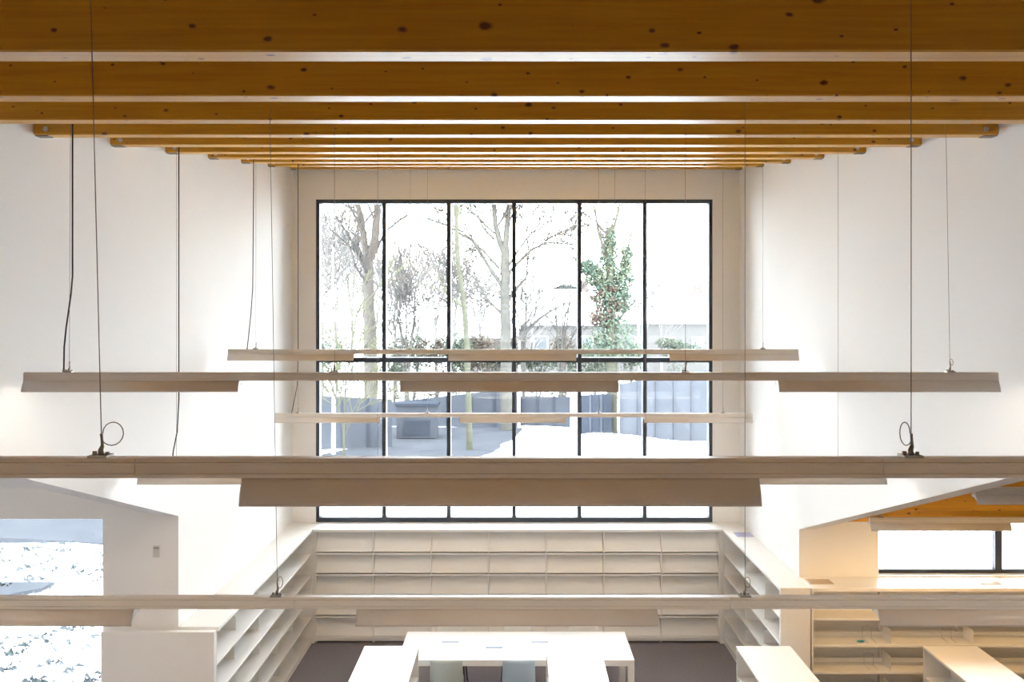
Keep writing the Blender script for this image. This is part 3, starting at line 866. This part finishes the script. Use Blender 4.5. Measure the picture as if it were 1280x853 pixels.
fence('far blue-grey fence with rising top behind the path', -6.6, 42.0, 0.1, 41.6, 0.95, 1.75, 6, 'fence', 'fence_dark')
fence('dark slate fence bay between the trees', 2.7, 37.6, 4.1, 37.4, 1.75, 1.85, 3, 'fence_dark', 'fence')
fence('grey fence bay behind the snow heap', 0.25, 42.2, 2.6, 41.8, 1.3, 1.3, 3, 'fence', 'fence_dark')
# storage box by the path
r = thing('storage_shed', 'low dark slate garden box standing beside the path', 'shed', (-4.2, 37.6, -0.0))
box('body', 'fence', r, -0.85, 0.85, -0.5, 0.5, 0, 1.35)
box('lid', 'fence_dark', r, -0.92, 0.92, -0.56, 0.56, 1.35, 1.46)
box('door', 'fence_dark', r, -0.55, 0.55, -0.53, -0.5, 0.12, 0.75)

# trees
RMIN = 0.016
def grow(mb, rng, p, d, L, r, depth, spread=0.6, up=0.12, seg=4, kids=3, taper=0.62):
    r = max(r, RMIN)
    pts, rs = [p.copy()], [r]
    q = p.copy(); dd = d.normalized()
    ns = 4 if depth > 1 else 3
    for k in range(ns):
        dd = (dd + Vector((rng.uniform(-1, 1), rng.uniform(-1, 1), rng.uniform(-1, 1))) * 0.14 + Vector((0, 0, up * 0.3))).normalized()
        q = q + dd * (L / ns)
        pts.append(q.copy()); rs.append(max(RMIN, r * (1 - (1 - taper) * (k + 1) / ns)))
    mb.tube(pts, rs, seg if depth > 1 else 3, True, cap=False)
    if depth <= 0: return
    for k in range(kids):
        t = rng.uniform(0.35, 1.0) if k else 1.0
        i = min(ns - 1, int(t * ns)); f = t * ns - i
        b = pts[i].lerp(pts[i + 1], min(1, f))
        ax = dd.orthogonal().normalized()
        ax.rotate(Matrix.Rotation(rng.uniform(0, 6.28), 3, dd))
        nd = (dd + ax * spread * rng.uniform(0.6, 1.3) + Vector((0, 0, up))).normalized()
        grow(mb, rng, b, nd, L * rng.uniform(0.55, 0.8), rs[i] * rng.uniform(0.5, 0.7), depth - 1, spread, up, seg, kids, taper)

def polytube(mb, pts, rs, seg=8):
    mb.tube([Vector(p) for p in pts], rs, seg, True, cap=False)

def wp(px, py, Y): return Vector(((px - 645) * Y / 1099, Y, EYE - (py - 395) * Y / 1099))

def tree(label, base, limbs, bark, twig, seed, twig_depth=3, kids=3, cat='tree', name='bare_tree', spread=0.6, tw=1.0):
    """limbs: list of (points, r0, r1, twig count, twig length)"""
    rng = random.Random(seed)
    r = thing(name, label, cat, base)
    B = Vector(base)
    mt, mw = MB(), MB()
    for (pts, r0, r1, nt, tl) in limbs:
        P = [Vector(p) - B for p in pts]
        # subdivide for wiggle
        Q = []
        for i in range(len(P) - 1):
            for s in range(4):
                t = s / 4
                q = P[i].lerp(P[i + 1], t)
                if s: q += Vector((rng.uniform(-1, 1), rng.uniform(-1, 1), 0)) * r0 * 0.12
                Q.append(q)
        Q.append(P[-1])
        R = [r0 + (r1 - r0) * i / (len(Q) - 1) for i in range(len(Q))]
        polytube(mt, Q, R)
        for k in range(nt):
            t = rng.uniform(0.3, 1.0)
            i = min(len(Q) - 2, int(t * (len(Q) - 1)))
            d = (Q[i + 1] - Q[i]).normalized()
            ax = d.orthogonal().normalized(); ax.rotate(Matrix.Rotation(rng.uniform(0, 6.28), 3, d))
            nd = (d * 0.7 + ax + Vector((0, 0, 0.35))).normalized()
            grow(mw, rng, Q[i].copy(), nd, tl * rng.uniform(0.7, 1.2), R[i] * 0.42 * tw, twig_depth, spread, 0.1, 4, kids)
    mt.build('trunk', bark, r, fix=False)
    if mw.v:
        mw.build('branches', twig, r, fix=False)
    return r

def leaf_cloud(rng, blobs, n, size):
    m = MB()
    for k in range(n):
        c, rad = blobs[rng.randrange(len(blobs))]
        while True:
            v = Vector((rng.uniform(-1, 1), rng.uniform(-1, 1), rng.uniform(-1, 1)))
            if 0.25 < v.length < 1: break
        p = Vector(c) + Vector((v.x * rad[0], v.y * rad[1], v.z * rad[2]))
        a = Vector((rng.uniform(-1, 1), rng.uniform(-1, 1), rng.uniform(-1, 1))).normalized()
        b = a.orthogonal().normalized()
        s = size * rng.uniform(0.6, 1.4)
        m.add([p - a * s, p + b * s * 0.6, p + a * s, p - b * s * 0.6], [(0, 1, 2, 3)])
    return m

# tall forked tree at the left
Y = 45
b = wp(463, 521, Y); b.z = -0.15
tree('tall forked grey-brown tree trunk behind the left window pane', b,
     [([b, wp(463, 440, Y), wp(461, 370, Y), wp(459, 322, Y)], 0.36, 0.27, 4, 2.4),
      ([wp(459, 326, Y), wp(455, 300, Y), wp(450, 268, Y), wp(440, 235, Y), wp(428, 205, Y)], 0.20, 0.11, 7, 2.6),
      ([wp(460, 330, Y), wp(469, 300, Y), wp(472, 262, Y), wp(470, 225, Y), wp(472, 195, Y)], 0.24, 0.14, 6, 2.6)],
     'bark_brown', 'twig', 11)
# slender mossy trunk
Y = 34
b = wp(587, 550, Y); b.z = -0.1
tree('slender mossy green tree trunk in the third pane from the left', b,
     [([b, wp(584, 430, Y), wp(579, 370, Y), wp(572, 320, Y), wp(570, 255, Y), wp(568, 205, Y)], 0.125, 0.055, 6, 1.2)],
     'bark_green', 'twig_yellow', 12, 2)
# big bare tree in the middle
Y = 40
b = wp(633, 535, Y); b.z = -0.1
tree('large spreading bare tree in the middle of the window', b,
     [([b, wp(633, 440, Y), wp(631, 380, Y), wp(632, 318, Y)], 0.27, 0.20, 2, 2.0),
      ([wp(632, 322, Y), wp(624, 300, Y), wp(619, 280, Y), wp(617, 245, Y), wp(612, 200, Y)], 0.15, 0.08, 6, 2.0),
      ([wp(632, 322, Y), wp(633, 290, Y), wp(636, 255, Y), wp(640, 205, Y)], 0.16, 0.09, 6, 2.0),
      ([wp(630, 362, Y), wp(612, 335, Y), wp(598, 312, Y), wp(590, 300, Y), wp(578, 294, Y), wp(555, 280, Y), wp(530, 272, Y)], 0.09, 0.035, 14, 1.7),
      ([wp(624, 336, Y), wp(610, 320, Y), wp(594, 304, Y)], 0.06, 0.03, 4, 1.4),
      ([wp(629, 394, Y), wp(612, 378, Y), wp(600, 360, Y), wp(590, 345, Y)], 0.075, 0.025, 6, 1.3),
      ([wp(633, 345, Y), wp(648, 328, Y), wp(665, 312, Y), wp(685, 303, Y), wp(715, 306, Y)], 0.08, 0.03, 14, 1.6),
      ([wp(634, 335, Y), wp(650, 310, Y), wp(664, 292, Y), wp(682, 282, Y)], 0.06, 0.02, 6, 1.4),
      ([wp(618, 300, Y), wp(604, 285, Y), wp(597, 268, Y), wp(588, 240, Y)], 0.06, 0.02, 6, 1.4)],
     'bark_grey', 'twig', 13, 3)
# ivy-clad tree
Y = 38
b = wp(765, 542, Y); b.z = -0.1
r = tree('ivy-clad tree with rusty dead leaves in the fifth pane', b,
     [([b, wp(765, 440, Y), wp(763, 370, Y), wp(762, 310, Y), wp(763, 285, Y)], 0.26, 0.14, 3, 1.0),
      ([wp(763, 350, Y), wp(754, 310, Y), wp(748, 290, Y), wp(742, 255, Y)], 0.10, 0.03, 5, 1.0),
      ([wp(763, 300, Y), wp(770, 275, Y), wp(776, 250, Y)], 0.08, 0.03, 5, 1.0),
      ([wp(765, 370, Y), wp(780, 335, Y), wp(786, 305, Y), wp(795, 270, Y)], 0.09, 0.02, 6, 1.0),
      ([wp(762, 380, Y), wp(745, 350, Y), wp(728, 330, Y), wp(715, 322, Y)], 0.08, 0.02, 4, 0.9),
      ([wp(766, 410, Y), wp(785, 385, Y), wp(800, 370, Y)], 0.06, 0.02, 5, 0.9)],
     'bark_green', 'twig', 14, 2)
rng = random.Random(5)
def rel(px, py, rx, rz): 
    p = wp(px, py, Y) - b
    return (p, (rx * 1.3, rx, rz * 1.15))
blobs = [rel(763, 300, 0.25, 0.5), rel(762, 320, 0.35, 0.7), rel(758, 345, 0.55, 0.6), rel(760, 368, 0.65, 0.6), rel(764, 392, 0.65, 0.6), rel(766, 415, 0.75, 0.6), rel(745, 435, 0.6, 0.5), rel(775, 438, 0.8, 0.5),
         rel(783, 325, 0.22, 0.6), rel(780, 348, 0.35, 0.5), rel(735, 335, 0.3, 0.3), rel(744, 345, 0.35, 0.4), rel(778, 375, 0.4, 0.5)]
tag(leaf_cloud(rng, blobs, 6000, 0.075).build('ivy', 'ivy', r, fix=False), kind='stuff')
blobs = [rel(758, 372, 0.55, 0.4), rel(762, 362, 0.4, 0.3), rel(755, 392, 0.55, 0.35), rel(752, 400, 0.4, 0.25), rel(770, 380, 0.4, 0.3)]
tag(leaf_cloud(rng, blobs, 800, 0.10).build('dead_leaves', 'ivy_dead', r, fix=False), kind='stuff')

# birch and yellow sapling near the left pane
Y = 33
b = wp(417, 566, Y); b.z = -0.1
tree('thin white birch trunk in the leftmost pane', b, [([b, wp(417, 480, Y), wp(417, 400, Y), wp(416, 355, Y), wp(417, 310, Y)], 0.085, 0.035, 8, 1.2)], 'bark_birch', 'twig', 21, 2)
Y = 31
b = wp(430, 577, Y); b.z = -0.1
tree('yellow-green twiggy sapling beside the white birch', b, [([b, wp(430, 530, Y), wp(432, 480, Y), wp(440, 430, Y), wp(448, 380, Y)], 0.05, 0.015, 16, 1.2), ([wp(430, 540, Y), wp(420, 500, Y), wp(408, 465, Y)], 0.03, 0.01, 8, 0.9), ([wp(430, 545, Y), wp(450, 505, Y), wp(472, 480, Y)], 0.03, 0.01, 8, 0.9)],
     'bark_green', 'twig_yellow', 22, 2)
# multi-stem shrubs
Y = 43.5
for i, (px, lb) in enumerate(((508, 'bare multi-stemmed shrub in the second pane from the left'), (655, 'bare twiggy shrub just right of the middle mullion'), (700, 'thin leaning bare shrub before the pale house'))):
    b = wp(px, 526, Y); b.z = -0.15
    rng2 = random.Random(40 + i)
    limbs = []
    for k in range(6 if i == 0 else 4):
        dx = rng2.uniform(-16, 18); h = rng2.uniform(300, 360) if i == 0 else rng2.uniform(350, 390)
        limbs.append(([b, wp(px + dx * 0.3, 440, Y), wp(px + dx * 0.7, 395, Y), wp(px + dx, h, Y)], 0.06, 0.02, 6 if i == 0 else 4, 1.1))
    tree(lb, b, limbs, 'bark_grey', 'twig', 50 + i, 2, name='bare_shrub', cat='shrub')
# distant twiggy trees, glare veil put into their pale colour
RMIN = 0.026
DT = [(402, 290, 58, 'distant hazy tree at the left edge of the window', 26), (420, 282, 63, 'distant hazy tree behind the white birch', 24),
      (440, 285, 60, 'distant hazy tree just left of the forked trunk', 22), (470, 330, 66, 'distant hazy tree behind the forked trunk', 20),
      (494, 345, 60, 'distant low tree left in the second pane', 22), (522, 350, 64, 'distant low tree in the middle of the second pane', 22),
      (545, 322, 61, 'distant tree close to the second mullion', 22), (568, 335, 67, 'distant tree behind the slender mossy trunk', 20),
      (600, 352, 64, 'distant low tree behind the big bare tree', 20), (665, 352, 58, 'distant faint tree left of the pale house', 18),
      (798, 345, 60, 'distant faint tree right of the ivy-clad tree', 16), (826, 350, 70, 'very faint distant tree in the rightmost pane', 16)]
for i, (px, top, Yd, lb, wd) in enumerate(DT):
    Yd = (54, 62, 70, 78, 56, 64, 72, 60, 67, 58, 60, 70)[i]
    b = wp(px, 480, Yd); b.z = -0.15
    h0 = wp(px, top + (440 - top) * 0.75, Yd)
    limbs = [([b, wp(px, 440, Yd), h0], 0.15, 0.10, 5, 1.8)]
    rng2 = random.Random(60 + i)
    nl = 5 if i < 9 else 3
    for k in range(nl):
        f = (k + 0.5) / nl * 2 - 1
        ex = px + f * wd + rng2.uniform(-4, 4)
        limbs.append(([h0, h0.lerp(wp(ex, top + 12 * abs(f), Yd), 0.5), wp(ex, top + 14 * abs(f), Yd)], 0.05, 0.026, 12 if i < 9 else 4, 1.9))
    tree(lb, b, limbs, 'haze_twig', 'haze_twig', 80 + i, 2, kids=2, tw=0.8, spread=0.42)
# evergreen crown
Y = 79
b = wp(708, 470, Y); b.z = -0.15
r = thing('evergreen_tree', 'small dark round-topped evergreen behind the pale house', 'tree', b)
MB().tube([(0, 0, 0), (0, 0, 7.0)], [0.25, 0.12], 7).build('trunk', 'bark_grey', r)
tag(leaf_cloud(random.Random(9), [((0, 0, 7.6), (1.0, 0.8, 0.5)), ((-0.5, 0, 7.3), (0.8, 0.7, 0.4)), ((0.6, 0, 7.3), (0.9, 0.7, 0.45))], 1500, 0.20).build('foliage', 'conifer', r, fix=False), kind='stuff')
# bushes along the back of the garden
for i, (px, py, Yd, rx, rz, mt, lb) in enumerate((
        (492, 452, 46, 0.9, 0.8, 'bush_green', 'green bush in the second pane by the left mullion'),
        (515, 440, 48, 1.2, 1.0, 'bush_green', 'green bush in the middle of the second pane'),
        (545, 446, 46, 0.9, 1.0, 'bush_red', 'rusty brown bush beside the second mullion'),
        (570, 440, 45, 0.8, 1.1, 'bush_green', 'mixed green bush at the foot of the mossy trunk'),
        (602, 440, 46, 1.1, 0.9, 'bush_red', 'rusty red bush left of the big bare tree'),
        (632, 448, 47, 1.0, 0.8, 'bush_green', 'green bush behind the big bare tree'),
        (672, 450, 46, 1.1, 0.7, 'bush_green', 'low green bush right of the middle mullion'),
        (705, 436, 47, 0.9, 1.0, 'bush_red', 'brownish bush before the pale house wall'),
        (745, 455, 44, 1.2, 0.8, 'bush_green', 'green bush at the foot of the ivy-clad tree'),
        (790, 445, 46, 1.0, 0.6, 'bush_green', 'low green bush right of the ivy-clad tree'),
        (850, 436, 50, 1.2, 0.6, 'bush_green', 'pale green bush behind the tall panelled fence'),
        (420, 448, 50, 1.5, 1.1, 'bush_green', 'pale bush behind the white birch'))):
    c = wp(px, py, Yd)
    b = Vector((c.x, c.y, -0.15))
    r = thing('bush', lb, 'bush', b)
    h = c.z + 0.15
    ms = MB(); rg = random.Random(90 + i)
    for k in range(5):
        e = Vector((rg.uniform(-rx, rx) * 0.6, rg.uniform(-.4, .4), h))
        ms.tube([Vector((0, 0, 0)), e * 0.5 + Vector((0, 0, 0.1)), e], [0.04, 0.03, 0.015], 5, cap=False)
    ms.build('stems', 'bark_grey', r, fix=False)
    bl = [(Vector((0, 0, h)), (rx, 0.7, rz))] + [(Vector((rg.uniform(-rx, rx) * 0.7, 0, h + rg.uniform(-rz, rz) * 0.6)), (rx * 0.55, 0.6, rz * 0.55)) for _ in range(4)] + [(Vector((0, 0, h * 0.5)), (rx * 0.9, 0.6, h * 0.5))]
    tag(leaf_cloud(rg, bl, 1300, 0.085).build('foliage', mt, r, fix=False), kind='stuff')

# houses
def house(label, cxp, Yd, w, d, wall_h, ridge_h, wall, wins):
    x = (cxp - 645) * Yd / 1099
    r = thing('house', label, 'house', (x, Yd, -0.15))
    MB().box(-w / 2, w / 2, 0, d, 0, wall_h).build('walls', wall, r)
    MB().prism([(-0.4, wall_h), (d / 2, ridge_h), (d + 0.4, wall_h), (d + 0.4, wall_h + 0.2), (d / 2, ridge_h + 0.22), (-0.4, wall_h + 0.2)], 'x', -w / 2 - 0.4, w / 2 + 0.4).build('roof', 'snow', r)
    for s in (-1, 1):
        MB().prism([(0.2, wall_h), (d - 0.2, wall_h), (d / 2, ridge_h - 0.1)], 'x', s * (w / 2 - 0.15) - 0.05, s * (w / 2 - 0.15) + 0.05).build('gable', wall, r)
    for (wx, wz) in wins:
        f = box('window', 'bark_birch', r, wx - 0.55, wx + 0.55, -0.06, 0.0, wz, wz + 1.2)
        box('pane', 'pane_dark', f, wx - 0.47, wx + 0.47, -0.08, -0.06, wz + 0.08, wz + 1.12)
    box('chimney', 'brick', r, w * 0.2, w * 0.2 + 0.7, d / 2 - 0.35, d / 2 + 0.35, ridge_h - 0.3, ridge_h + 0.9)
    return r
house('pale house with snowy roof right of the middle mullion', 706, 66, 6.6, 7.0, 4.6, 7.2, 'render', [(-1.8, 2.6), (1.6, 2.6)])
house('low snow-roofed house between the bare tree and the mossy trunk', 612, 76, 5.0, 6.0, 3.4, 5.2, 'brick', [(-1.0, 1.2), (1.2, 1.2)])
house('broad white-roofed house in the rightmost pane', 850, 80, 11.0, 9.0, 4.6, 7.4, 'render', [(-3.6, 2.2), (-1.0, 2.2), (1.6, 2.2)])
